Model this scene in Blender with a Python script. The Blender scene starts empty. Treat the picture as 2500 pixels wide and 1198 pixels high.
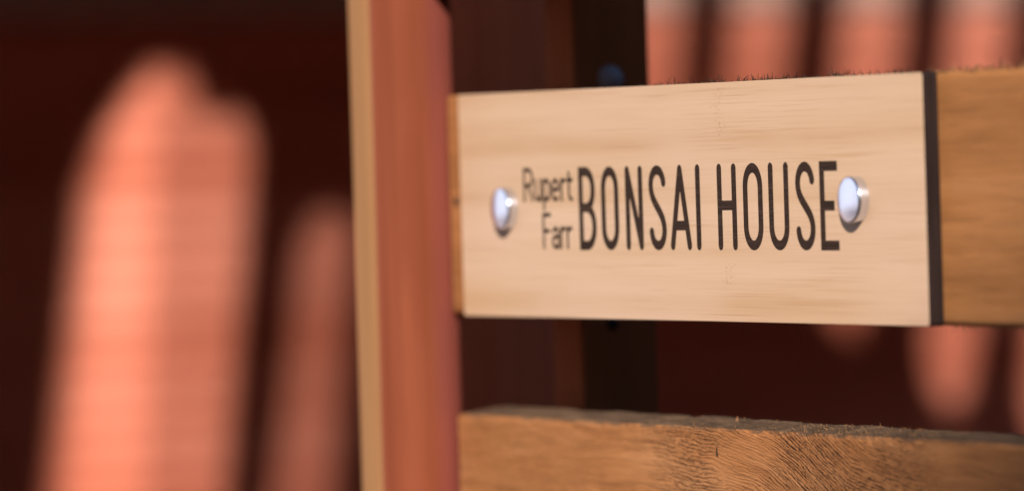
import bpy, bmesh, math, random
import numpy as np
from mathutils import Vector, Matrix, noise

random.seed(7)
scene = bpy.context.scene
COL = scene.collection

# ------------------------------------------------------------------ camera
cam_data = bpy.data.cameras.new("camera")
cam = bpy.data.objects.new("camera", cam_data)
COL.objects.link(cam)
cam_loc = Vector((1.37240, -0.74016, 0.01429))
R_ = Vector((0.45094115, 0.89203451, -0.0304386))
D_ = Vector((-0.89255368, 0.45068127, -0.01530749))
U_ = R_.cross(D_)
M = Matrix((R_, U_, -D_)).transposed().to_4x4()
M.translation = cam_loc
cam.matrix_world = M
cam_data.sensor_width = 36.0
cam_data.lens = 216.0
cam_data.clip_start = 0.02
cam_data.clip_end = 400.0
cam_data.dof.use_dof = True
cam_data.dof.focus_distance = 1.528
cam_data.dof.aperture_fstop = 9.0
scene.camera = cam

# ------------------------------------------------------------------ light
SUN_AZ = math.radians(56)        # from -Y towards +X
SUN_EL = math.radians(30)
sdir = Vector((math.sin(SUN_AZ) * math.cos(SUN_EL), -math.cos(SUN_AZ) * math.cos(SUN_EL), math.sin(SUN_EL)))
world = bpy.data.worlds.new("World")
scene.world = world
world.use_nodes = True
wn = world.node_tree.nodes
wl = world.node_tree.links
bg = wn["Background"]
sky = wn.new("ShaderNodeTexSky")
sky.sky_type = 'NISHITA'
sky.sun_disc = False
sky.sun_elevation = SUN_EL
sky.sun_rotation = math.atan2(sdir.x, sdir.y)
wl.new(sky.outputs[0], bg.inputs[0])
bg.inputs[1].default_value = 0.05
sun_data = bpy.data.lights.new("sun", 'SUN')
sun_data.energy = 5.0
sun_data.angle = math.radians(0.53)
sun_data.color = (1.0, 0.88, 0.77)
sun = bpy.data.objects.new("sun", sun_data)
sun.rotation_euler = sdir.to_track_quat('Z', 'Y').to_euler()
COL.objects.link(sun)

scene.cycles.caustics_reflective = False
scene.view_settings.view_transform = 'Standard'
scene.view_settings.look = 'None'
scene.view_settings.exposure = 0.45
scene.view_settings.gamma = 1.0
scene.view_settings.use_curve_mapping = False

# ------------------------------------------------------------------ helpers
def link(name, me, mat=None, parent=None, loc=None):
    o = bpy.data.objects.new(name, me)
    COL.objects.link(o)
    if mat:
        for m in (mat if isinstance(mat, (list, tuple)) else [mat]):
            me.materials.append(m)
    if parent:
        o.parent = parent
    if loc:
        o.location = loc
    return o

def tag(o, label=None, cat=None, group=None, kind=None):
    for k, v in (("label", label), ("category", cat), ("group", group), ("kind", kind)):
        if v:
            o[k] = v
    return o

def thing(name, label, cat, loc=(0, 0, 0)):
    o = bpy.data.objects.new(name, None)
    o.empty_display_size = 0.05
    COL.objects.link(o)
    o.location = loc
    return tag(o, label, cat)

def box_bm(x0, x1, y0, y1, z0, z1, bev=0.0, seg=2):
    bm = bmesh.new()
    bmesh.ops.create_cube(bm, size=1)
    for v in bm.verts:
        v.co = Vector(((x0 + x1) / 2 + v.co.x * (x1 - x0), (y0 + y1) / 2 + v.co.y * (y1 - y0), (z0 + z1) / 2 + v.co.z * (z1 - z0)))
    if bev:
        bmesh.ops.bevel(bm, geom=bm.edges[:], offset=bev, segments=seg, affect='EDGES', profile=0.5)
    return bm

def to_me(bm, name, smooth=False):
    me = bpy.data.meshes.new(name)
    bm.to_mesh(me)
    bm.free()
    if smooth:
        for p in me.polygons:
            p.use_smooth = True
    return me

class NT:
    def __init__(s, name):
        s.m = bpy.data.materials.new(name)
        s.m.use_nodes = True
        s.n = s.m.node_tree.nodes
        s.l = s.m.node_tree.links
        s.b = s.n["Principled BSDF"]
    def new(s, t, **kw):
        nd = s.n.new(t)
        for k, v in kw.items():
            setattr(nd, k, v)
        return nd
    def lk(s, a, b):
        s.l.new(a, b)
    def coord(s):
        return s.new("ShaderNodeTexCoord").outputs["Object"]
    def mapping(s, vec, scale, loc=(0, 0, 0), rot=(0, 0, 0)):
        m = s.new("ShaderNodeMapping")
        m.inputs["Scale"].default_value = scale
        m.inputs["Location"].default_value = loc
        m.inputs["Rotation"].default_value = rot
        s.lk(vec, m.inputs["Vector"])
        return m.outputs[0]
    def noise(s, vec, scale=1.0, detail=4, rough=0.55, dist=0.0):
        t = s.new("ShaderNodeTexNoise")
        t.inputs["Scale"].default_value = scale
        t.inputs["Detail"].default_value = detail
        t.inputs["Roughness"].default_value = rough
        t.inputs["Distortion"].default_value = dist
        s.lk(vec, t.inputs["Vector"])
        return t.outputs["Fac"]
    def ramp(s, fac, stops, interp='LINEAR'):
        r = s.new("ShaderNodeValToRGB")
        r.color_ramp.interpolation = interp
        el = r.color_ramp.elements
        while len(el) < len(stops):
            el.new(0.5)
        for e, (p, c) in zip(el, stops):
            e.position = p
            e.color = (c, c, c, 1) if isinstance(c, (int, float)) else (*c, 1)
        s.lk(fac, r.inputs[0])
        return r.outputs[0]
    def mix(s, fac, a, b, mode='MIX'):
        m = s.new("ShaderNodeMix", data_type='RGBA', blend_type=mode)
        for sock, v in ((m.inputs[0], fac), (m.inputs[6], a), (m.inputs[7], b)):
            if hasattr(v, "links"):
                s.lk(v, sock)
            elif isinstance(v, (int, float)):
                sock.default_value = v
            else:
                sock.default_value = (*v, 1)
        return m.outputs[2]
    def math(s, op, a, b=0.0, c=0.0):
        m = s.new("ShaderNodeMath", operation=op)
        for i, v in enumerate((a, b, c)):
            if hasattr(v, "links"):
                s.lk(v, m.inputs[i])
            else:
                m.inputs[i].default_value = v
        return m.outputs[0]
    def bump(s, h, strength=0.3, dist=0.001, normal=None):
        b = s.new("ShaderNodeBump")
        b.inputs["Strength"].default_value = strength
        b.inputs["Distance"].default_value = dist
        s.lk(h, b.inputs["Height"])
        if normal:
            s.lk(normal, b.inputs["Normal"])
        s.lk(b.outputs[0], s.b.inputs["Normal"])
        return b.outputs[0]
    def out(s, color=None, rough=0.7, spec=0.3, metal=0.0):
        if color is not None:
            if hasattr(color, "links"):
                s.lk(color, s.b.inputs["Base Color"])
            else:
                s.b.inputs["Base Color"].default_value = (*color, 1)
        if hasattr(rough, "links"):
            s.lk(rough, s.b.inputs["Roughness"])
        else:
            s.b.inputs["Roughness"].default_value = rough
        s.b.inputs["Specular IOR Level"].default_value = spec
        s.b.inputs["Metallic"].default_value = metal
        return s.m

# ------------------------------------------------------------------ materials
def mat_bamboo():
    t = NT("bamboo")
    c = t.coord()
    # laminated strips running along the plate, each of its own tone
    broad = t.noise(t.mapping(c, (2.5, 1, 95)), 1.0, 2, 0.5)
    mid = t.noise(t.mapping(c, (9, 1, 420)), 1.0, 3, 0.6)
    fine = t.noise(t.mapping(c, (20, 1, 3600), loc=(3, 0, 5)), 1.0, 3, 0.6)
    big = t.noise(t.mapping(c, (11, 1, 30), loc=(7, 0, 2)), 1.0, 2, 0.5)
    col = t.ramp(broad, [(0.30, (0.57, 0.360, 0.205)), (0.5, (0.65, 0.445, 0.29)), (0.68, (0.70, 0.50, 0.355))])
    col = t.mix(t.ramp(big, [(0.42, 0.0), (0.62, 0.55)]), col, (0.68, 0.475, 0.35))
    dark = t.ramp(mid, [(0.30, 1.0), (0.42, 0.0)])
    col = t.mix(t.math('MULTIPLY', dark, 0.6), col, (0.52, 0.31, 0.16))
    fl = t.ramp(fine, [(0.32, 1.0), (0.46, 0.0)])
    fmask = t.ramp(t.noise(t.mapping(c, (16, 1, 110), loc=(1, 0, 9)), 1.0, 2, 0.5), [(0.36, 0.15), (0.56, 1.0)])
    col = t.mix(t.math('MULTIPLY', t.math('MULTIPLY', fl, fmask), 0.6), col, (0.42, 0.23, 0.12))
    # growth nodes of the cane: broken short marks in two narrow zones
    sep = t.new("ShaderNodeSeparateXYZ")
    t.lk(c, sep.inputs[0])
    for x0, z0, z1 in ((0.0235, 0.0165, 0.0285), (0.0265, -0.0215, -0.0155)):
        nx = t.noise(t.mapping(c, (0, 0, 900), loc=(x0 * 100, 0, 0)), 1.0, 2, 0.5)
        dx = t.math('ABSOLUTE', t.math('SUBTRACT', t.math('ADD', sep.outputs[0], t.math('MULTIPLY', nx, 0.012)), x0 + 0.006))
        mx = t.math('SUBTRACT', 1.0, t.math('SMOOTH_MIN', t.math('DIVIDE', dx, 0.0032), 1.0, 0.2))
        mx = t.math('MAXIMUM', mx, 0.0)
        mz = t.math('MULTIPLY', t.math('GREATER_THAN', sep.outputs[2], z0), t.math('LESS_THAN', sep.outputs[2], z1))
        spots = t.ramp(t.noise(t.mapping(c, (700, 1, 1600)), 1.0, 2, 0.6), [(0.5, 0.0), (0.62, 1.0)])
        fac = t.math('MULTIPLY', t.math('MULTIPLY', mx, mz), t.math('MULTIPLY', spots, 0.55))
        col = t.mix(fac, col, (0.42, 0.23, 0.12))
    t.bump(fine, 0.12, 0.0002)
    return t.out(col, 0.52, 0.35)

def mat_burnt_edge():
    t = NT("burnt_edge")
    c = t.coord()
    n = t.noise(t.mapping(c, (60, 900, 40)), 1.0, 4, 0.6)
    col = t.ramp(n, [(0.3, (0.008, 0.005, 0.005)), (0.7, (0.030, 0.018, 0.017))])
    t.bump(n, 0.4, 0.0004)
    return t.out(col, 0.6, 0.2)

def mat_burnt_letter():
    t = NT("burnt_lettering")
    c = t.coord()
    s1 = t.noise(t.mapping(c, (30, 1, 3800)), 1.0, 3, 0.65)
    s2 = t.noise(t.mapping(c, (900, 1, 1800)), 1.0, 2, 0.6)
    col = t.ramp(s1, [(0.32, (0.014, 0.007, 0.005)), (0.55, (0.036, 0.019, 0.013)), (0.72, (0.10, 0.058, 0.042))])
    col = t.mix(t.ramp(s2, [(0.62, 0.0), (0.75, 0.6)]), col, (0.17, 0.10, 0.07))
    t.bump(s1, 0.3, 0.0002)
    return t.out(col, 0.75, 0.2)

def mat_rail(name, warp, tone, fissure):
    sk = 1.0 if fissure else 0.55
    t = NT(name)
    c = t.coord()
    sep = t.new("ShaderNodeSeparateXYZ")
    t.lk(c, sep.inputs[0])
    x, y, z = sep.outputs
    # grain swirl: the fibres dip round a knot
    bend = t.math('ARCTANGENT', t.math('DIVIDE', t.math('SUBTRACT', x, 0.060), 0.030))
    wob = t.noise(t.mapping(c, (14, 14, 40)), 1.0, 2, 0.5)
    v = t.math('ADD', z, t.math('MULTIPLY', bend, warp))
    v = t.math('ADD', v, t.math('MULTIPLY', wob, 0.010 if warp else 0.003))
    comb = t.new("ShaderNodeCombineXYZ")
    t.lk(x, comb.inputs[0]); t.lk(y, comb.inputs[1]); t.lk(v, comb.inputs[2])
    g = comb.outputs[0]
    broad = t.noise(t.mapping(g, (9, 20, 70)), 1.0, 4, 0.6)
    stre = t.noise(t.mapping(g, (40, 60, 620)), 1.0, 4, 0.65)
    blot = t.noise(t.mapping(c, (26, 26, 60), loc=(4, 1, 2)), 1.0, 3, 0.55)
    a, b, d = tone
    col = t.ramp(broad, [(0.32, a), (0.52, b), (0.70, d)])
    col = t.mix(t.ramp(stre, [(0.30, 0.55 * sk), (0.48, 0.0)]), col, tuple(k * 0.5 for k in a))
    col = t.mix(t.ramp(stre, [(0.56, 0.0), (0.75, 0.35 * sk)]), col, tuple(min(1, k * 1.35) for k in d))
    col = t.mix(t.ramp(blot, [(0.58, 0.0), (0.76, 0.25)]), col, (0.11, 0.048, 0.022))
    h = stre
    if fissure:
        def cracks(freq, sx, sz, amp, loc, wid):
            nn = t.noise(t.mapping(g, (sx, sx, sz), loc=loc), 1.0, 4, 0.62)
            ph = t.math('ADD', t.math('MULTIPLY', v, freq), t.math('MULTIPLY', nn, amp))
            tri = t.math('ABSOLUTE', t.math('SUBTRACT', t.math('FRACT', ph), 0.5))
            br = t.ramp(t.noise(t.mapping(g, (sx * 1.7, sx * 1.7, sz * 1.3), loc=(loc[2], 1, loc[0])), 1.0, 3, 0.6), [(0.34, 0.0), (0.48, 1.0)])
            return t.math('MULTIPLY', t.ramp(tri, [(0.0, 1.0), (wid * .55, 0.95), (wid, 0.0)]), br)
        crack = cracks(1080, 120, 420, 3.0, (1, 0, 5), 0.23)
        crack2 = t.math('MULTIPLY', cracks(1500, 160, 500, 4.0, (6, 0, 2), 0.2), 0.6)
        pm = t.ramp(t.noise(t.mapping(c, (22, 22, 34), loc=(2, 0, 1)), 1.0, 3, 0.5), [(0.38, 0.15), (0.56, 1.0)])
        dx = t.math('ABSOLUTE', t.math('SUBTRACT', x, 0.045))
        reach = t.ramp(t.math('DIVIDE', dx, 0.12), [(0.35, 1.0), (0.85, 0.25)])
        pm = t.math('MULTIPLY', pm, reach)
        crack = t.math('MAXIMUM', crack, crack2)
        cm = t.math('MULTIPLY', t.math('MULTIPLY', crack, pm), 1.0)
        col = t.mix(cm, col, (0.06, 0.024, 0.011))
        h = t.math('SUBTRACT', t.math('MULTIPLY', stre, 0.6), t.math('MULTIPLY', cm, 1.3))
    # grey weathered upper edge
    geo = t.new("ShaderNodeNewGeometry")
    sn = t.new("ShaderNodeSeparateXYZ")
    t.lk(geo.outputs["True Normal"], sn.inputs[0])
    up = t.ramp(sn.outputs[2], [(0.55, 0.0), (0.85, 1.0)])
    grey = t.ramp(stre, [(0.3, (0.065, 0.040, 0.024)), (0.7, (0.16, 0.10, 0.062))])
    col = t.mix(up, col, grey)
    # sawn end
    t.bump(h, 0.55 if fissure else 0.25, 0.0009)
    return t.out(col, 0.8, 0.2)

def mat_wood(name, a, b, scale=(180, 180, 6), rough=0.65, spec=0.25):
    t = NT(name)
    c = t.coord()
    n = t.noise(t.mapping(c, scale), 1.0, 4, 0.6)
    n2 = t.noise(t.mapping(c, (60, 60, 9), loc=(2, 3, 1)), 1.0, 2, 0.5)
    col = t.ramp(n, [(0.3, a), (0.7, b)])
    col = t.mix(t.ramp(n2, [(0.4, 0.0), (0.7, 0.5)]), col, a)
    t.bump(n, 0.3, 0.0006)
    return t.out(col, rough, spec)

def mat_post_side(name, a, b):
    # red-stained planed wood; purplish sky sheen is painted in along the rear arris
    t = NT(name)
    c = t.coord()
    n = t.noise(t.mapping(c, (160, 150, 3)), 1.0, 2, 0.5)
    n2 = t.noise(t.mapping(c, (60, 80, 16), loc=(2, 3, 1)), 1.0, 2, 0.5)
    col = t.ramp(n, [(0.36, a), (0.62, b)])
    col = t.mix(t.ramp(n2, [(0.42, 0.0), (0.66, 0.65)]), col, a)
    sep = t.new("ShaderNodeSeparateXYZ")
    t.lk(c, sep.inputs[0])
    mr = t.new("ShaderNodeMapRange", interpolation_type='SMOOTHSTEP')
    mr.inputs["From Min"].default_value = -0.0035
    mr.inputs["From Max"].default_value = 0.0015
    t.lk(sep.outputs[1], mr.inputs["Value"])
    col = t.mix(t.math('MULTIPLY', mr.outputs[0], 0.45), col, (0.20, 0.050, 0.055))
    t.bump(n, 0.3, 0.0006)
    return t.out(col, 0.5, 0.4)

def mat_wall():
    t = NT("terracotta_wall")
    c = t.coord()
    n = t.noise(t.mapping(c, (2, 2, 30)), 1.0, 1.5, 0.5)
    n2 = t.noise(t.mapping(c, (14, 14, 60), loc=(3, 2, 1)), 1.0, 3, 0.55)
    col = t.ramp(n, [(0.38, (0.72, 0.21, 0.13)), (0.62, (0.92, 0.335, 0.23))])
    col = t.mix(t.ramp(n2, [(0.4, 0.0), (0.7, 0.35)]), col, (0.64, 0.19, 0.11))
    t.bump(t.noise(c, 300, 3, 0.6), 0.3, 0.001)
    return t.out(col, 0.95, 0.2)

def mat_simple(name, a, b, sc, rough=0.85, spec=0.2):
    t = NT(name)
    c = t.coord()
    n = t.noise(c, sc, 5, 0.6)
    t.bump(n, 0.4, 0.002)
    return t.out(t.ramp(n, [(0.3, a), (0.7, b)]), rough, spec)

def mat_metal():
    t = NT("polished_steel")  # the sky reflection's bluish tint is put into the base colour
    c = t.coord()
    n = t.noise(t.mapping(c, (400, 400, 400)), 1.0, 2, 0.5)
    return t.out(t.ramp(n, [(0.3, (0.72, 0.79, 0.97)), (0.7, (0.78, 0.85, 1.0))]),
                 t.ramp(n, [(0.3, 0.18), (0.7, 0.26)]), 0.5, 1.0)

M_BAMBOO = mat_bamboo(); M_EDGE = mat_burnt_edge(); M_LET = mat_burnt_letter()
M_METAL = mat_metal()
M_RAIL_UP = mat_rail("weathered_rail_wood", 0.0, ((0.285, 0.12, 0.040), (0.38, 0.165, 0.058), (0.44, 0.205, 0.083)), False)
M_RAIL_LO = mat_rail("cracked_rail_wood", 0.0135, ((0.35, 0.142, 0.048), (0.42, 0.180, 0.066), (0.52, 0.250, 0.108)), True)
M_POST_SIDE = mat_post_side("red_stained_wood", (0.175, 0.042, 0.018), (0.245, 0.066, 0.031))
M_POST_FACE = mat_wood("raw_tan_wood", (0.35, 0.170, 0.068), (0.47, 0.24, 0.10))
M_DARK = mat_wood("dark_stained_wood", (0.74, 0.34, 0.17), (0.88, 0.43, 0.23), (160, 160, 6), 0.5, 0.4)
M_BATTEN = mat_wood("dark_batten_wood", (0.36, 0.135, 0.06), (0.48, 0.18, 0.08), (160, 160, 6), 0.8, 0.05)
M_WALL = mat_wall()
M_CAP = mat_simple("pale_capping_stone", (0.66, 0.49, 0.43), (0.78, 0.60, 0.54), 30)
M_GROUND = mat_simple("dark_soil", (0.03, 0.018, 0.012), (0.06, 0.036, 0.024), 6)
M_PAVE = mat_simple("paving_stone", (0.24, 0.15, 0.115), (0.32, 0.21, 0.165), 9)
M_SHADOW_PANEL = mat_wood("shadow_panel_wood", (0.05, 0.02, 0.012), (0.09, 0.035, 0.02), (60, 60, 6), 0.8, 0.2)
M_FIBRE = mat_simple("dark_wood_fibre", (0.012, 0.009, 0.008), (0.055, 0.032, 0.02), 900)  # shade on the rail-top fuzz is put into this dark colour
M_FIBRE_B = mat_simple("brown_wood_fibre", (0.16, 0.08, 0.035), (0.34, 0.18, 0.08), 900)
M_BOLT = mat_simple("blued_bolt_steel", (0.34, 0.38, 0.50), (0.46, 0.50, 0.62), 200, 0.35, 0.6)
M_BLACK = mat_simple("black_bolt_steel", (0.008, 0.008, 0.008), (0.02, 0.018, 0.018), 200, 0.5, 0.4)

# ------------------------------------------------------------------ ground and paving
GZ = -0.90
bm = bmesh.new()
bmesh.ops.create_grid(bm, x_segments=2, y_segments=2, size=60)
g = link("ground", to_me(bm, "ground"), M_GROUND, loc=(0, 0, GZ))
tag(g, kind="structure")
bm = bmesh.new()
vs = [bm.verts.new(p) for p in ((-6, -9, 0), (9, -9, 0), (9, -1.6, 0), (-6, -1.6, 0))]
bm.faces.new(vs)
pv = link("pavement", to_me(bm, "pavement"), M_PAVE, loc=(0, 0, GZ + 0.004))
tag(pv, kind="structure")

bm = bmesh.new()
bm.faces.new([bm.verts.new(p) for p in ((-8.9, -12, 0), (-1.95, -12, 0), (-1.95, 3, 0), (-8.9, 3, 0))])
tr = link("added_terrace", to_me(bm, "added_terrace"), mat_simple("added_terrace_slabs", (0.58, 0.45, 0.41), (0.68, 0.55, 0.50), 7), loc=(0, 0, GZ + 0.008))  # pale ground added for the lower halves of the caps to reflect
tag(tr, kind="structure")

# ------------------------------------------------------------------ wall with capping
a8 = math.radians(8)
Wd = Vector((-math.sin(a8), math.cos(a8), 0))
Nd = Vector((math.cos(a8), math.sin(a8), 0))
WC = Vector((-1.66229, 0.79216, 0.0))
ZC = -0.03775
def wall_pt(w, z, n=0.0):
    return WC + Wd * w + Nd * n + Vector((0, 0, z))
rotw = Matrix((Wd, -Nd, Vector((0, 0, 1)))).transposed().to_4x4()   # local x=along, y=into wall, z=up
rotw.translation = WC
wall = thing("garden_wall", "terracotta red wall with pale capping behind the fence, striped by slanting shadows", "wall")
wall.matrix_world = rotw
CAPZ = ZC + 0.1285
bm = bmesh.new()
pitch = 0.0165
z = CAPZ
rows = int((CAPZ - GZ) / pitch) + 1
prof = [(0.0, CAPZ)]
rnd = random.Random(3)
for i in range(rows):
    zb = CAPZ - (i + 1) * pitch
    o = rnd.uniform(-0.0004, 0.0004)
    prof += [(o - 0.0006, CAPZ - i * pitch - 0.0008), (o - 0.0016, zb + 0.0014), (0.0012, zb)]
prof = [(y, max(z, GZ - 0.02)) for y, z in prof]
X0, X1 = -1.0, 3.2
row = []
for y, z in prof:
    row.append((bm.verts.new((X0, y, z)), bm.verts.new((X1, y, z))))
for a, b in zip(row, row[1:]):
    bm.faces.new((a[0], b[0], b[1], a[1]))
bk = [bm.verts.new((X0, 0.10, CAPZ)), bm.verts.new((X1, 0.10, CAPZ)), bm.verts.new((X0, 0.10, prof[-1][1])), bm.verts.new((X1, 0.10, prof[-1][1]))]
bm.faces.new((row[0][0], row[0][1], bk[1], bk[0]))
bm.faces.new((bk[0], bk[1], bk[3], bk[2]))
bmesh.ops.recalc_face_normals(bm, faces=bm.faces[:])
link("wall_face", to_me(bm, "wall_face"), M_WALL, wall)
link("capping", to_me(box_bm(X0 - .02, X1 + .02, -0.004, 0.12, CAPZ + 0.0005, CAPZ + 0.16, 0.003), "capping"), M_CAP, wall)

added_roof = thing("added_overhang", "unseen overhang added above the red wall to block skylight", "added_roof")
added_roof.matrix_world = rotw  # overhang put in to hold skylight off the wall below
link("boards", to_me(box_bm(X0 - .4, X1, -0.52, 0.60, 0.56, 0.59, 0.002), "boards"), M_DARK, added_roof)
link("upstand", to_me(box_bm(X0, X1, 0.125, 0.16, GZ, 0.5595, 0.002), "upstand"), M_DARK, added_roof)
added_hedge_mat = mat_simple("added_hedge_leaves", (0.012, 0.018, 0.006), (0.05, 0.06, 0.02), 30)
def added_hedge(x0, y0, x1, y1, h, label):  # unseen hedging, added to keep ambient light off the shaded wall
    d = Vector((x1 - x0, y1 - y0, 0)); L = d.length; d.normalize()
    nrm = Vector((-d.y, d.x, 0))
    bm = bmesh.new()
    nu, nv = int(L / 0.12), 24
    g_ = []
    for i in range(nu + 1):
        col = []
        for j in range(nv + 1):
            a = math.pi * j / nv
            off = nrm * (0.5 * math.cos(a)) * (1 if 0 < j < nv else 1.0)
            zz = h * min(1.0, 1.6 * math.sin(a))
            p = Vector((x0, y0, GZ)) + d * (L * i / nu) + off + Vector((0, 0, zz))
            k = noise.noise(p * 4) * 0.12 + noise.noise(p * 13) * 0.08
            col.append(bm.verts.new(p + (off.normalized() if off.length > .01 else Vector((0, 0, 1))) * k + Vector((0, 0, k))))
        g_.append(col)
    for a, b in zip(g_, g_[1:]):
        for j in range(nv):
            bm.faces.new((a[j], b[j], b[j + 1], a[j + 1]))
    o = link("added_hedge", to_me(bm, "added_hedge"), added_hedge_mat)
    return tag(o, label, "added_hedge")
added_hedge(6.5, -7.0, 6.5, 5.0, 5.0, "unseen tall hedging added opposite the red wall to cut skylight on it")
added_hedge(-1.2, -7.6, 5.8, -7.6, 4.5, "unseen hedging added behind the camera to deepen shade on the red wall")
added_hedge(-3.0, 4.6, 6.0, 4.6, 2.2, "unseen low hedging added behind the fence to dim the ambient light")

white = mat_simple("reflector_render", (0.50, 0.56, 0.68), (0.58, 0.64, 0.76), 3)
hw = link("reflector_wall", to_me(box_bm(-9.3, -9.0, -13.0, -2.0, GZ, 5.0, 0.01), "reflector_wall"), white)  # placed out of frame as a bright reflection for the screw caps
tag(hw, "unseen pale blue-grey wall added for the screw caps to reflect", "wall")

# ------------------------------------------------------------------ unseen shadow caster, added and cut to throw the wall's light patches
PO = {
'P12': [(-0.2812, 0.046), (-0.2678, 0.0673), (-0.2481, 0.0875), (-0.2284, 0.1056), (-0.2193, 0.1094), (-0.2091, 0.1075), (-0.1993, 0.0952), (-0.1921, 0.0804), (-0.1857, 0.079), (-0.1764, 0.0843), (-0.1676, 0.077), (-0.1627, 0.0604), (-0.1749, -0.0384), (-0.1885, -0.1389), (-0.2411, -0.1358), (-0.3094, -0.1318)],
'P3': [(-0.1463, 0.0136), (-0.1393, 0.0266), (-0.1258, 0.0329), (-0.1127, 0.0303), (-0.101, 0.021), (-0.1108, -0.0633), (-0.1212, -0.1429), (-0.1701, -0.14), (-0.157, -0.0612)],
'A': [(0.0771, 0.1946), (0.1356, 0.1945), (0.1285, 0.1344), (0.1231, 0.0905), (0.1133, 0.0191), (0.0871, 0.006), (0.065, 0.0205)],
'B': [(0.1603, 0.1945), (0.213, 0.1944), (0.2048, 0.1335), (0.1973, 0.0891), (0.1867, 0.0028), (0.1756, -0.0202), (0.1549, -0.0264), (0.1393, -0.0165), (0.1343, 0.0045), (0.1462, 0.0901), (0.1528, 0.1341)],
'C': [(0.2404, 0.1944), (0.2939, 0.1943), (0.2855, 0.1326), (0.2793, 0.0876), (0.2605, -0.0516), (0.2479, -0.0677), (0.2342, -0.0742), (0.2181, -0.0664), (0.2069, -0.0495), (0.2263, 0.0886), (0.233, 0.1332)],
'D': [(0.3229, 0.1943), (0.3738, 0.1943), (0.3653, 0.1318), (0.3592, 0.0862), (0.3366, -0.0691), (0.3273, -0.0975), (0.3113, -0.1134), (0.2978, -0.108), (0.2849, -0.0859), (0.2834, -0.0621), (0.3081, 0.0871), (0.3153, 0.1323)],
'E': [(0.4004, 0.1942), (0.4654, 0.1942), (0.4517, 0.0845), (0.4261, -0.0876), (0.412, -0.1233), (0.3862, -0.1413), (0.3679, -0.1283), (0.3576, -0.1037), (0.3608, -0.0702), (0.3853, 0.0857)],
}
P2 = [(-0.2193, 0.1094), (-0.2091, 0.1075), (-0.1993, 0.0952), (-0.1921, 0.0804), (-0.1857, 0.079), (-0.1764, 0.0843), (-0.1676, 0.077), (-0.1627, 0.0604), (-0.1749, -0.0384), (-0.1885, -0.1389), (-0.2411, -0.1358), (-0.2302, -0.0143), (-0.2232, 0.0728)]
LS = 0.82
sw, sn_, sz = sdir.dot(Wd) * LS, sdir.dot(Nd) * LS, sdir.z * LS
shadow_panel = thing("added_shadow_panel", "unseen slotted panel added and cut to cast the shadows on the red wall", "shadow_panel")
ms = rotw.copy()
ms.translation = WC + Nd * sn_ + Wd * sw + Vector((0, 0, ZC + sz))
shadow_panel.matrix_world = ms
cu = bpy.data.curves.new("shadow_panel_outline", 'CURVE')
cu.dimensions = '2D'
cu.fill_mode = 'BOTH'
cu.extrude = 0.0015
def add_poly(pts):
    sp = cu.splines.new('POLY')
    sp.points.add(len(pts) - 1)
    for q, (x, y) in zip(sp.points, pts):
        q.co = (x, y, 0, 1)
    sp.use_cyclic_u = True
add_poly([(-0.62, -0.19), (0.95, -0.19), (0.95, 0.50), (-0.62, 0.50)])
def narrow(poly, left, right, drop=0.0, slope=0.11):
    # the slots are cut a little narrower than the light they throw
    cx = sum(p[0] for p in poly) / len(poly); cz = sum(p[1] for p in poly) / len(poly)
    return [(x + (left if x < cx + (z - cz) * slope else -right), z - drop if z > cz else z) for x, z in poly]
for k in 'AB':
    PO[k] = narrow(PO[k], 0.0036, 0.0036)
for k in 'CDE':
    c_ = PO[k]
    cx = sum(p[0] for p in c_) / len(c_)
    PO[k] = [(x - math.copysign(0.0034 if z > 0.05 else 0.0075, x - (cx + (z - 0.03) * 0.13)), z + (0.012 if k == 'C' and z < 0 else 0)) for x, z in c_]
PO['P12'] = narrow(PO['P12'], 0.0060, 0.0050, 0.005)
P2 = narrow(P2, 0.0, 0.0050, 0.005)
PO['P12'] = [(x - (0.0, 0.003, 0.006, 0.008, 0.008)[i] if i < 5 else x, z - (0.004 if i in (4, 5) else 0)) for i, (x, z) in enumerate(PO['P12'])]
PO['P3'] = narrow(PO['P3'], 0.006, 0.003, 0.010)
for k in PO:
    add_poly(PO[k])
tmp = bpy.data.objects.new("tmp_outline", cu)
COL.objects.link(tmp)
dg = bpy.context.evaluated_depsgraph_get()
pm_ = bpy.data.meshes.new_from_object(tmp.evaluated_get(dg))
bpy.data.objects.remove(tmp)
pm_.transform(Matrix.Rotation(math.radians(90), 4, 'X'))
pm_.materials.clear()
link("panel", pm_, M_SHADOW_PANEL, shadow_panel)
def slats(poly, cov, pitch=0.0042):  # thin bars added to dim each light patch to its half-tone
    bm = bmesh.new()
    zs = [p[1] for p in poly]
    z = min(zs) + pitch / 2
    while z < max(zs):
        xs = []
        for (x0, z0), (x1, z1) in zip(poly, poly[1:] + poly[:1]):
            if (z0 <= z) != (z1 <= z):
                xs.append(x0 + (z - z0) / (z1 - z0) * (x1 - x0))
        xs.sort()
        for i in range(0, len(xs) - 1, 2):
            bmesh.ops.create_cube(bm, size=1, matrix=Matrix.Translation(((xs[i] + xs[i + 1]) / 2, 0.0025, z)) @ Matrix.Diagonal((xs[i + 1] - xs[i] + 0.001, 0.0006, pitch * cov, 1)))
        z += pitch
    return to_me(bm, "slats")
L0 = [PO['P12'][-1]] + PO['P12'][:2]
FRINGE = L0 + [(x + 0.014, z - 0.004) for x, z in L0][::-1]
COVER = {'P2': 0.35, 'P3': 0.60, 'A': 0.42, 'B': 0.40, 'C': 0.36, 'D': 0.33, 'E': 0.36}
link("slats", slats(FRINGE, 0.38), M_SHADOW_PANEL, shadow_panel)
link("slats", slats([p for p in PO['C'] if p[1] < 0.0] + [], 0.5), M_SHADOW_PANEL, shadow_panel)
for k, cv in COVER.items():
    link("slats", slats(P2 if k == 'P2' else PO[k], cv), M_SHADOW_PANEL, shadow_panel)
zb = GZ - (ZC + sz)
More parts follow.
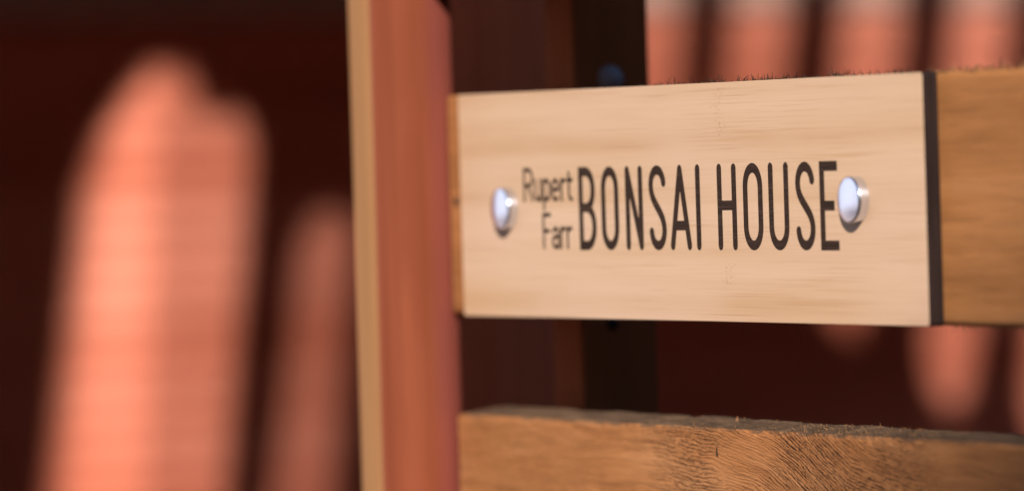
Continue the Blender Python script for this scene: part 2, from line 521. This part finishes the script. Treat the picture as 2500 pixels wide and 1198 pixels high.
for x in (-0.64, 0.97):
    link("post", to_me(box_bm(x - 0.02, x + 0.02, -0.02, 0.02, zb, 0.5, 0.002), "shadow_panel_post"), M_SHADOW_PANEL, shadow_panel)

# ------------------------------------------------------------------ fence
fence = thing("wooden_fence", "weathered wooden fence of flat rails on a red-stained post, holding the bamboo plate", "fence")
fence.location = (0, 0, 0)

def rough_board(x0, x1, y0, y1, z0, z1, nx, nz, amp, seed, top_fn=None, chip=0.0):
    """a sawn board: dense front/top skin with uneven faces and worn arrises"""
    bm = bmesh.new()
    # profile round the cross-section (front bottom -> front top -> back top -> back bottom)
    prof = []
    for i in range(nz + 1):
        prof.append(('f', i / nz))
    nt = 8
    for i in range(1, nt + 1):
        prof.append(('t', i / nt))
    prof.append(('b', 0))
    L = len(prof)
    xs = [x0 + (x1 - x0) * i / nx for i in range(nx + 1)]
    grid = []
    for x in xs:
        col = []
        ez = top_fn(x) if top_fn else 0.0
        eb = noise.noise(Vector((x * 30, seed, 1))) * 0.0004
        wear = 0.0006 + chip * max(0, noise.noise(Vector((x * 120, seed, 9)))) + chip * 0.6 * max(0, noise.noise(Vector((x * 420, seed, 4))))
        for kind, t in prof:
            if kind == 'f':
                z = z0 + eb + (z1 - z0) * t
                dz = z1 - z
                y = y0 + noise.noise(Vector((x * 25, seed, z * 60))) * amp + noise.noise(Vector((x * 300, seed, z * 900))) * amp * 0.25
                if dz < wear * 2:
                    k = 1 - dz / (wear * 2)
                    y += wear * k * k
                    z -= wear * 0.5 * k * k
                db = z - z0
                if db < 0.0012:
                    y += 0.0006 * (1 - db / 0.0012) ** 2
                col.append(bm.verts.new((x, y, z)))
            elif kind == 't':
                y = y0 + wear + (y1 - y0 - wear) * t
                z = z1 - wear * 0.5 + ez * math.sin(t * math.pi * 0.5) + noise.noise(Vector((x * 200, y * 300, seed))) * amp * 0.9 + noise.noise(Vector((x * 700, y * 900, seed))) * amp * 0.5
                col.append(bm.verts.new((x, y, z)))
            else:
                col.append(bm.verts.new((x, y1, z0)))
        grid.append(col)
    for a, b in zip(grid, grid[1:]):
        for j in range(L):
            j2 = (j + 1) % L
            bm.faces.new((a[j], b[j], b[j2], a[j2]))
    bm.faces.new(grid[0][::-1])
    bm.faces.new(grid[-1])
    bmesh.ops.recalc_face_normals(bm, faces=bm.faces[:])
    return bm

def xgrid(o):
    for p in o.data.polygons:
        p.use_smooth = True
    return o

R_END = 0.80
rail_mid = xgrid(link("rail", to_me(rough_board(-0.1393, R_END, 0.0044, 0.0204, -0.0300, 0.0302, 1500, 40, 0.00022, 3.3), "rail_middle"), M_RAIL_UP, fence))
def low_top(x):
    # the back arris stands higher than the worn front one near the post
    return 0.0015 - 0.0007 * max(0, min(1, (x + 0.05) / 0.2)) + 0.0005 * noise.noise(Vector((x * 40, 5, 5)))
rail_low = xgrid(link("rail", to_me(rough_board(-0.1385, R_END, 0.0044, 0.0204, -0.1180, -0.0568, 1900, 60, 0.00035, 8.1, low_top, 0.0012), "rail_lower"), M_RAIL_LO, fence))
rail_top = xgrid(link("rail", to_me(rough_board(-0.1393, R_END, 0.0002, 0.0204, 0.0576, 0.1190, 300, 10, 0.0002, 5.7), "rail_upper"), M_RAIL_UP, fence))

def post_mesh():
    # cross-section in xy with a sharp front and a well rounded rear arris
    x0, x1, y0, y1 = -0.1534, -0.1390, -0.0182, 0.0075
    pts = []
    def arc(cx, cy, r, a0, a1, n):
        for i in range(n + 1):
            a = math.radians(a0 + (a1 - a0) * i / n)
            pts.append((cx + r * math.cos(a), cy + r * math.sin(a)))
    arc(x0 + .0006, y0 + .0006, .0006, 180, 270, 3)
    arc(x1 - .0006, y0 + .0006, .0006, 270, 360, 3)
    for i in range(13):
        a = math.radians(62 * i / 12)
        pts.append((x1 - .0040 + .0040 * math.cos(a), y1 - .0100 + .0110 * math.sin(a)))
    arc(x0 + .001, y1 - .001, .001, 90, 180, 3)
    bm = bmesh.new()
    zs = [GZ, -0.3] + [-0.12 + 0.01 * i for i in range(26)] + [0.35]
    rings = []
    for z in zs:
        rings.append([bm.verts.new((x + 0.0002 * math.sin(z * 37 + 1), y, z)) for x, y in pts])
    n = len(pts)
    for a, b in zip(rings, rings[1:]):
        for j in range(n):
            f = bm.faces.new((a[j], a[(j + 1) % n], b[(j + 1) % n], b[j]))
            f.material_index = 1 if j in (2, 3) else 0
    bm.faces.new(rings[-1]); bm.faces.new(rings[0][::-1])
    bmesh.ops.recalc_face_normals(bm, faces=bm.faces[:])
    return to_me(bm, "post")
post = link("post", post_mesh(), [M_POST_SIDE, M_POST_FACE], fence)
for p_ in post.data.polygons:
    p_.use_smooth = True
link("rear_post", to_me(box_bm(-0.2000, -0.1800, 0.0260, 0.0600, GZ, 0.35, 0.001), "rear_post"), M_DARK, fence)
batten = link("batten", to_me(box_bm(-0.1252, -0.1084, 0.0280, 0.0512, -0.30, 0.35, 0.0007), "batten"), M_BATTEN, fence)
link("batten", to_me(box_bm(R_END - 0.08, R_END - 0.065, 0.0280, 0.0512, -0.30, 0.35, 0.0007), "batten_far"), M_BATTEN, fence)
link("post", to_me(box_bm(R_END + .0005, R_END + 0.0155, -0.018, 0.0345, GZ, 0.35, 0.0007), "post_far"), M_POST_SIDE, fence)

def dome(name, r, h, mat, parent, loc, rot):
    bm = bmesh.new()
    n, k = 24, 6
    prev = None
    for j in range(k + 1):
        a = j / k * math.pi / 2
        rr, zz = r * math.cos(a), h * math.sin(a)
        ring = [bm.verts.new((rr * math.cos(2 * math.pi * i / n), rr * math.sin(2 * math.pi * i / n), zz)) for i in range(n)] if j < k else [bm.verts.new((0, 0, h))]
        if prev:
            for i in range(n):
                if len(ring) > 1:
                    bm.faces.new((prev[i], prev[(i + 1) % n], ring[(i + 1) % n], ring[i]))
                else:
                    bm.faces.new((prev[i], prev[(i + 1) % n], ring[0]))
        prev = ring
    me = to_me(bm, name, True)
    o = link(name, me, mat, parent, loc)
    o.rotation_euler = rot
    return o
dome("bolt_head", 0.0038, 0.0028, M_BOLT, batten, (-0.1084, 0.0390, 0.0330), (0, math.radians(90), 0))
dome("bolt_head", 0.0018, 0.0010, M_BLACK, batten, (-0.1084, 0.0375, -0.0334), (0, math.radians(90), 0))
dome("knot", 0.0013, 0.0004, M_BLACK, rail_mid, (-0.1350, 0.0044, 0.0010), (math.radians(90), 0, 0))

# ------------------------------------------------------------------ splinters and fibres on the rails
def fibre(bm, base, d, ln, wd, bend, segs=3):
    d = d.normalized()
    side = d.cross(Vector((0.3, -1, 0.2))).normalized()
    oth = d.cross(side).normalized()
    prev = None
    for i in range(segs + 1):
        t = i / segs
        c = base + d * ln * t + bend * (t * t) * ln
        w = wd * (1 - t * 0.92)
        ring = [bm.verts.new(c + side * w * math.cos(a) + oth * w * math.sin(a)) for a in (0, 2.09, 4.19)]
        if prev:
            for j in range(3):
                bm.faces.new((prev[j], prev[(j + 1) % 3], ring[(j + 1) % 3], ring[j]))
        prev = ring

def fuzz(n, xr, y, zf, lmin, lmax, w, up, rnd, dens=None, down=False):
    bm = bmesh.new()
    k = 0
    while k < n:
        x = rnd.uniform(*xr)
        if dens and rnd.random() > dens(x):
            continue
        k += 1
        yy = rnd.uniform(*y)
        s = -1 if down else 1
        d = Vector((rnd.gauss(0, up), rnd.gauss(-0.15, 0.3), s * (0.15 + abs(rnd.gauss(0, 0.65)))))
        ln = lmin + (lmax - lmin) * rnd.random() ** 3
        fibre(bm, Vector((x, yy, zf(x, yy) - s * 0.0003)), d, ln, w * rnd.uniform(0.5, 1.4), Vector((rnd.gauss(0, .5), rnd.gauss(0, .2), rnd.gauss(-0.1, .3))))
    return bm
rr = random.Random(11)
dens = lambda x: 0.18 + 1.3 * max(0, noise.noise(Vector((x * 90, 0, 3))) + 0.25)
bm = fuzz(900, (-0.03, 0.125), (0.0044, 0.012), lambda x, y: 0.0300, 0.0005, 0.0025, 0.00019, 0.9, rr, dens)
# a few larger splinters
for x, y, d, ln, w in ((-0.0105, .006, (0.05, 0, 1), .0028, .00022), (0.0275, .005, (0.9, 0, .8), .0032, .00030), (0.0265, .006, (.7, 0, .35), .0028, .00022),
                       (0.0385, .006, (-.1, 0, 1), .0022, .00034), (0.041, .005, (.8, 0, .5), .002, .0003), (0.0475, .006, (.6, 0, .8), .0022, .0004), (0.0445, .005, (1, 0, .25), .004, .0004),
                       (0.0725, .006, (-1, 0, .7), .0036, .00022), (0.0755, .006, (1, 0, .75), .0042, .00022), (0.0738, .005, (.4, 0, 1), .0018, .0006), (0.077, .005, (-.9, 0, .3), .0045, .0005), (0.079, .005, (.9, 0, .8), .003, .0003),
                       (0.089, .006, (0, 0, 1), .0016, .0003), (0.101, .006, (.2, 0, 1), .0018, .0003)):
    fibre(bm, Vector((x, y, 0.0298)), Vector(d), ln, w, Vector((0.1, 0, -.15)))
f1 = link("wood_fibres", to_me(bm, "fibres_dark"), M_FIBRE, rail_mid); tag(f1, kind="stuff")
bm = fuzz(420, (0.118, 0.18), (0.0044, 0.012), lambda x, y: 0.0300, 0.0005, 0.0030, 0.00016, 0.7, rr)
f2 = link("wood_fibres", to_me(bm, "fibres_brown"), M_FIBRE_B, rail_mid); tag(f2, kind="stuff")
bm = fuzz(60, (0.118, 0.18), (0.0044, 0.012), lambda x, y: 0.0300, 0.0008, 0.0034, 0.00022, 0.5, rr)
f3 = link("wood_fibres", to_me(bm, "fibres_mixed"), M_FIBRE, rail_mid); tag(f3, kind="stuff")
bm = fuzz(150, (0.118, 0.165), (0.0046, 0.012), lambda x, y: -0.0300, 0.0004, 0.0022, 0.00014, 0.7, rr, None, True)
fibre(bm, Vector((0.048, .006, -0.0296)), Vector((0.9, 0, -.65)), .0045, .00012, Vector((0.1, 0, -.9)), 6)
f4 = link("wood_fibres", to_me(bm, "fibres_under"), M_FIBRE_B, rail_mid); tag(f4, kind="stuff")
top_z = lambda x, y: -0.0571 + low_top(x) * min(1, (y - 0.0044) / 0.016)
dl = lambda x: 0.15 + math.exp(-((x - 0.075) / 0.035) ** 2)
bm = fuzz(700, (-0.04, 0.16), (0.0060, 0.0200), top_z, 0.0003, 0.0016, 0.00012, 1.2, rr, dl)
f5 = link("wood_fibres", to_me(bm, "fibres_low_dark"), M_FIBRE, rail_low); tag(f5, kind="stuff")
bm = fuzz(900, (-0.04, 0.16), (0.0060, 0.0200), top_z, 0.0003, 0.0018, 0.00012, 1.2, rr, dl)
fibre(bm, Vector((0.0795, .0150, top_z(.08, .015))), Vector((0.8, 0, .55)), .0035, .00013, Vector((0.2, 0, -.9)), 6)
fibre(bm, Vector((0.0010, .0150, top_z(.0, .015))), Vector((0.1, 0, 1)), .0014, .0006, Vector((0.2, 0, 0)))
f6 = link("wood_fibres", to_me(bm, "fibres_low_brown"), M_FIBRE_B, rail_low); tag(f6, kind="stuff")
# the one long dark splinter standing off the lower rail's face
bm = bmesh.new()
fibre(bm, Vector((0.0098, .0042, -0.0640)), Vector((0.25, -.35, 1)), .0028, .00035, Vector((0.3, 0, 0)))
link("splinter", to_me(bm, "splinter"), M_FIBRE, rail_low)

# ------------------------------------------------------------------ name plate
plate = thing("name_plate", "pale bamboo name plate with burnt dark lettering, screwed to the fence rail", "name plate", (0, 0, 0))
HW, HH, TH = 0.1236, 0.0300, 0.0040
def plate_mesh():
    bm = bmesh.new()
    r = 0.0009
    pts = []
    for cx, cz, a0 in ((HW - r, HH - r, 0), (-HW + r, HH - r, 90), (-HW + r, -HH + r, 180), (HW - r, -HH + r, 270)):
        for i in range(6):
            a = math.radians(a0 + 90 * i / 5)
            pts.append((cx + r * math.cos(a), cz + r * math.sin(a)))
    n = len(pts)
    e = 0.00025
    def ring(y, ins):
        out = []
        for x, z in pts:
            out.append(bm.verts.new((x - math.copysign(ins, x), y, z - math.copysign(ins, z))))
        return out
    rings = [ring(0.0, e), ring(0.00006, e * .4), ring(e, 0.0), ring(TH, 0.0)]
    for k, (a, b) in enumerate(zip(rings, rings[1:])):
        for j in range(n):
            f = bm.faces.new((a[j], a[(j + 1) % n], b[(j + 1) % n], b[j]))
            f.material_index = 0 if k == 0 else 1
    bm.faces.new(rings[0]).material_index = 0
    f = bm.faces.new(rings[-1][::-1]); f.material_index = 1
    bmesh.ops.recalc_face_normals(bm, faces=bm.faces[:])
    return to_me(bm, "board")
link("board", plate_mesh(), [M_BAMBOO, M_EDGE], plate)

# ---- lettering, as distance fields traced into one flat raised mesh
def arc_pts(cx, cy, rx, ry, a0, a1, n=14):
    return [(cx + rx * math.cos(math.radians(a0 + (a1 - a0) * i / n)), cy + ry * math.sin(math.radians(a0 + (a1 - a0) * i / n))) for i in range(n + 1)]
def bez(p0, p1, p2, p3, n=14):
    out = []
    for i in range(n + 1):
        t = i / n; s = 1 - t
        out.append(tuple(s ** 3 * a + 3 * s * s * t * b + 3 * s * t * t * c + t ** 3 * d for a, b, c, d in zip(p0, p1, p2, p3)))
    return out
def glyph(ch, w, h):
    if ch == 'B':
        m = h * 0.512; r = w * 0.52; r2 = w * 0.56
        return [([(0, 0), (0, h)], 's'),
                ([(0, h), (w - r - .5, h)] + arc_pts(w - r - .5, h - r * 1.15, r, r * 1.15, 90, 0) + arc_pts(w - r - .5, m + r * 1.15, r, r * 1.15, 0, -90) + [(0, m)], 's'),
                ([(0, m), (w - r2, m)] + arc_pts(w - r2, m - r2 * 1.15, r2, r2 * 1.15, 90, 0) + arc_pts(w - r2, r2 * 1.15, r2, r2 * 1.15, 0, -90) + [(0, 0)], 's')]
    if ch == 'O':
        r = w / 2; q = r * 1.25
        return [(arc_pts(r, h - q, r, q, 180, 0) + arc_pts(r, q, r, q, 0, -180) + [(0, h - q)], 'r')]
    if ch == 'N':
        return [([(0, 0), (0, h), (w, 0), (w, h)], 'r')]
    if ch == 'S':
        r = w / 2; q = r * 1.15
        return [(arc_pts(r + .05, h - q, r, q, 12, 180) + bez((0.05, h - q), (0.05, h - q - 5.0), (w, q + 5.0), (w, q)) + arc_pts(r, q, r, q, 0, -172), 'r')]
    if ch == 'A':
        y = h * 0.262; k = y / h
        return [([(0, 0), (w / 2, h), (w, 0)], 'r'), ([(w / 2 * k, y), (w - w / 2 * k, y)], 'r')]
    if ch == 'I':
        return [([(0, 0), (0, h)], 'r')]
    if ch == 'H':
        return [([(0, 0), (0, h)], 'r'), ([(w, 0), (w, h)], 'r'), ([(0, h * .52), (w, h * .52)], 'r')]
    if ch == 'U':
        r = w / 2; q = r * 1.2
        return [([(0, h), (0, q)] + arc_pts(r, q, r, q, 180, 360) + [(w, h)], 'r')]
    if ch == 'E':
        return [([(0, 0), (0, h)], 's'), ([(0, h), (w, h)], 's'), ([(0, 0), (w + .2, 0)], 's'), ([(0, h * .502), (w * .74, h * .502)], 's')]
    return []
def small(ch, w, x, cap):
    if ch == 'R':
        r = w * 0.5; m = cap * .47
        return [([(0, 0), (0, cap)], 's'), ([(0, cap), (w - r, cap)] + arc_pts(w - r, (cap + m) / 2, r, (cap - m) / 2, 90, -90) + [(0, m)], 's'), ([(w * .5, m), (w, 0)], 'r')]
    if ch == 'F':
        return [([(0, 0), (0, cap)], 's'), ([(0, cap), (w, cap)], 's'), ([(0, cap * .5), (w * .8, cap * .5)], 's')]
    if ch == 'u':
        r = w / 2
        return [([(0, x), (0, r)] + arc_pts(r, r, r, r, 180, 360) + [(w, r)], 'r'), ([(w, 0), (w, x)], 's')]
    if ch == 'p':
        r = w / 2
        return [([(0, -2.4), (0, x)], 's'), (arc_pts(r, x - r, r, r, 180, 0) + arc_pts(r, r, r, r, 0, -180), 'r')]
    if ch == 'e':
        r = w / 2
        return [([(0, x * .52), (w, x * .52), (w, x - r)] + arc_pts(r, x - r, r, r, 0, 180) + arc_pts(r, r, r, r, 180, 310), 'r')]
    if ch == 'r':
        r = w * .9
        return [([(0, 0), (0, x)], 's'), (arc_pts(r, x - r, r, r, 180, 80), 'r')]
    if ch == 't':
        r = w * .6
        return [([(w * .3, x + 1.9), (w * .3, r)] + arc_pts(w * .3 + r, r, r, r, 180, 275), 'r'), ([(0, x), (w, x)], 's')]
    if ch == 'a':
        r = w / 2
        return [(arc_pts(r, x - r, r, r, 150, 0) + [(w, 0)], 's'), ([(w, x * .56), (r, x * .56)] + arc_pts(r, x * .28, r, x * .28, 90, 270) + [(w * .7, 0), (w, x * .16)], 'r')]
    return []

def seg_sdf(X, Z, p, q, hw, style):
    px, pz = p; qx, qz = q
    dx, dz = qx - px, qz - pz
    L2 = dx * dx + dz * dz
    if L2 < 1e-9:
        return np.hypot(X - px, Z - pz) - hw
    L = math.sqrt(L2)
    u = ((X - px) * dx + (Z - pz) * dz) / L
    v = ((X - px) * -dz + (Z - pz) * dx) / L
    if style == 's':    # square end with a slightly rounded corner
        c = 0.25
        ax = np.abs(u - L / 2) - (L / 2 + hw - c)
        av = np.abs(v) - (hw - c)
        return np.minimum(np.maximum(ax, av), 0) + np.hypot(np.maximum(ax, 0), np.maximum(av, 0)) - c
    uc = np.clip(u, 0, L)
    return np.hypot(u - uc, v) - hw

def trace(strokes, hw, step, verts, faces):
    allp = [p for s, _ in strokes for p in s]
    x0 = min(p[0] for p in allp) - hw - 2 * step; x1 = max(p[0] for p in allp) + hw + 2 * step
    z0 = min(p[1] for p in allp) - hw - 2 * step; z1 = max(p[1] for p in allp) + hw + 2 * step
    nx = int((x1 - x0) / step) + 2; nz = int((z1 - z0) / step) + 2
    xs = x0 + np.arange(nx) * step; zs = z0 + np.arange(nz) * step
    X, Z = np.meshgrid(xs, zs, indexing='ij')
    F = np.full(X.shape, 99.0)
    for pts, st in strokes:
        for i, (p, q) in enumerate(zip(pts, pts[1:])):
            sty = st if len(pts) == 2 else 'r'
            F = np.minimum(F, seg_sdf(X, Z, p, q, hw, sty))
        if st == 's' and len(pts) > 2:
            F = np.minimum(F, seg_sdf(X, Z, pts[0], pts[1], hw, 'r'))
    cache = {}
    def vid(key, x, z):
        if key not in cache:
            cache[key] = len(verts)
            verts.append((x, z))
        return cache[key]
    for i in range(nx - 1):
        for j in range(nz - 1):
            c = [(i, j), (i + 1, j), (i + 1, j + 1), (i, j + 1)]
            f = [F[a] for a in c]
            if min(f) > 0:
                continue
            poly = []
            for k in range(4):
                a, b = c[k], c[(k + 1) % 4]
                fa, fb = f[k], f[(k + 1) % 4]
                if fa <= 0:
                    poly.append(vid(('v',) + a, xs[a[0]], zs[a[1]]))
                if (fa <= 0) != (fb <= 0):
                    lo, hi = (a, b) if a < b else (b, a)
                    fl, fh = F[lo], F[hi]
                    t = fl / (fl - fh)
                    poly.append(vid(('e',) + lo + hi, xs[lo[0]] + t * (xs[hi[0]] - xs[lo[0]]), zs[lo[1]] + t * (zs[hi[1]] - zs[lo[1]])))
            if len(poly) >= 3:
                faces.append(poly)

def flat_mesh(name, groups, hw, step):
    verts, faces = [], []
    for g_ in groups:
        trace(g_, hw, step, verts, faces)
    me = bpy.data.meshes.new(name)
    me.from_pydata([(x / 1000, -0.00005, z / 1000) for x, z in verts], [], [tuple(f) for f in faces])
    me.update()
    bm = bmesh.new(); bm.from_mesh(me)
    bmesh.ops.recalc_face_normals(bm, faces=bm.faces[:])
    if bm.faces and bm.faces[0].normal.y > 0:
        bmesh.ops.reverse_faces(bm, faces=bm.faces[:])
    bm.to_mesh(me); bm.free()
    return me

def shift(strokes, ox, oz):
    return [([(x + ox, z + oz) for x, z in s], st) for s, st in strokes]
HWB = 1.20
BIG = [('B', -53.9, -44.2), ('O', -41.25, -31.6), ('N', -27.8, -18.3), ('S', -15.0, -5.7), ('A', -3.75, 7.55), ('I', 10.15, 12.45),
       ('H', 21.5, 31.4), ('O', 34.8, 44.8), ('U', 47.8, 57.9), ('S', 61.3, 70.8), ('E', 73.3, 82.1)]
zt, zb_ = 9.6 - HWB, -12.05 + HWB
groups = []
for ch, a, b in BIG:
    groups.append(shift(glyph(ch, b - a - 2 * HWB, zt - zb_), a + HWB, zb_))
link("lettering", flat_mesh("lettering_large", groups, HWB, 0.16), M_LET, plate)
HWS = 0.54
groups = []
x = -85.6 + HWS
for ch, w in (('R', 4.7), ('u', 3.2), ('p', 3.3), ('e', 3.5), ('r', 2.0), ('t', 2.3)):
    groups.append(shift(small(ch, w, 5.0, 7.9), x, 0.95 + HWS - .2))
    x += w + 2 * HWS + 0.60
x = -75.0 + HWS
for ch, w in (('F', 3.7), ('a', 3.3), ('r', 2.1), ('r', 2.1)):
    groups.append(shift(small(ch, w, 4.9, 8.5), x, -11.8 + HWS))
    x += w + 2 * HWS + 0.45
link("lettering", flat_mesh("lettering_small", groups, HWS, 0.12), M_LET, plate)

# ---- screw caps
def cap_mesh():
    R0, H0, SAG = 0.0056, 0.0026, 0.0005
    prof = [(R0 * k / 8 * 0.94, H0 + SAG * (1 - (k / 8) ** 2)) for k in range(9)]
    prof += [(R0 * 0.975, H0 - 0.0001), (R0 * 0.995, H0 - 0.0003), (R0, H0 - 0.0006), (R0, H0 * 0.4), (R0, 0.0)]
    bm = bmesh.new()
    n = 64
    prev = None
    for r, h in prof:
        ring = [bm.verts.new((0, -h, 0))] if r == 0 else [bm.verts.new((r * math.cos(2 * math.pi * i / n), -h, r * math.sin(2 * math.pi * i / n))) for i in range(n)]
        if prev:
            for i in range(n):
                if len(prev) == 1:
                    bm.faces.new((prev[0], ring[i], ring[(i + 1) % n]))
                else:
                    bm.faces.new((prev[i], ring[i], ring[(i + 1) % n], prev[(i + 1) % n]))
        prev = ring
    bmesh.ops.recalc_face_normals(bm, faces=bm.faces[:])
    me = to_me(bm, "screw_cap", True)
    return me
cm_ = cap_mesh()
cm_.materials.append(M_METAL)
for x, z in ((0.0915, 0.0002), (-0.0950, -0.0009)):
    o = bpy.data.objects.new("screw_cap", cm_)
    COL.objects.link(o)
    o.parent = plate
    o.location = (x, -0.00002, z)
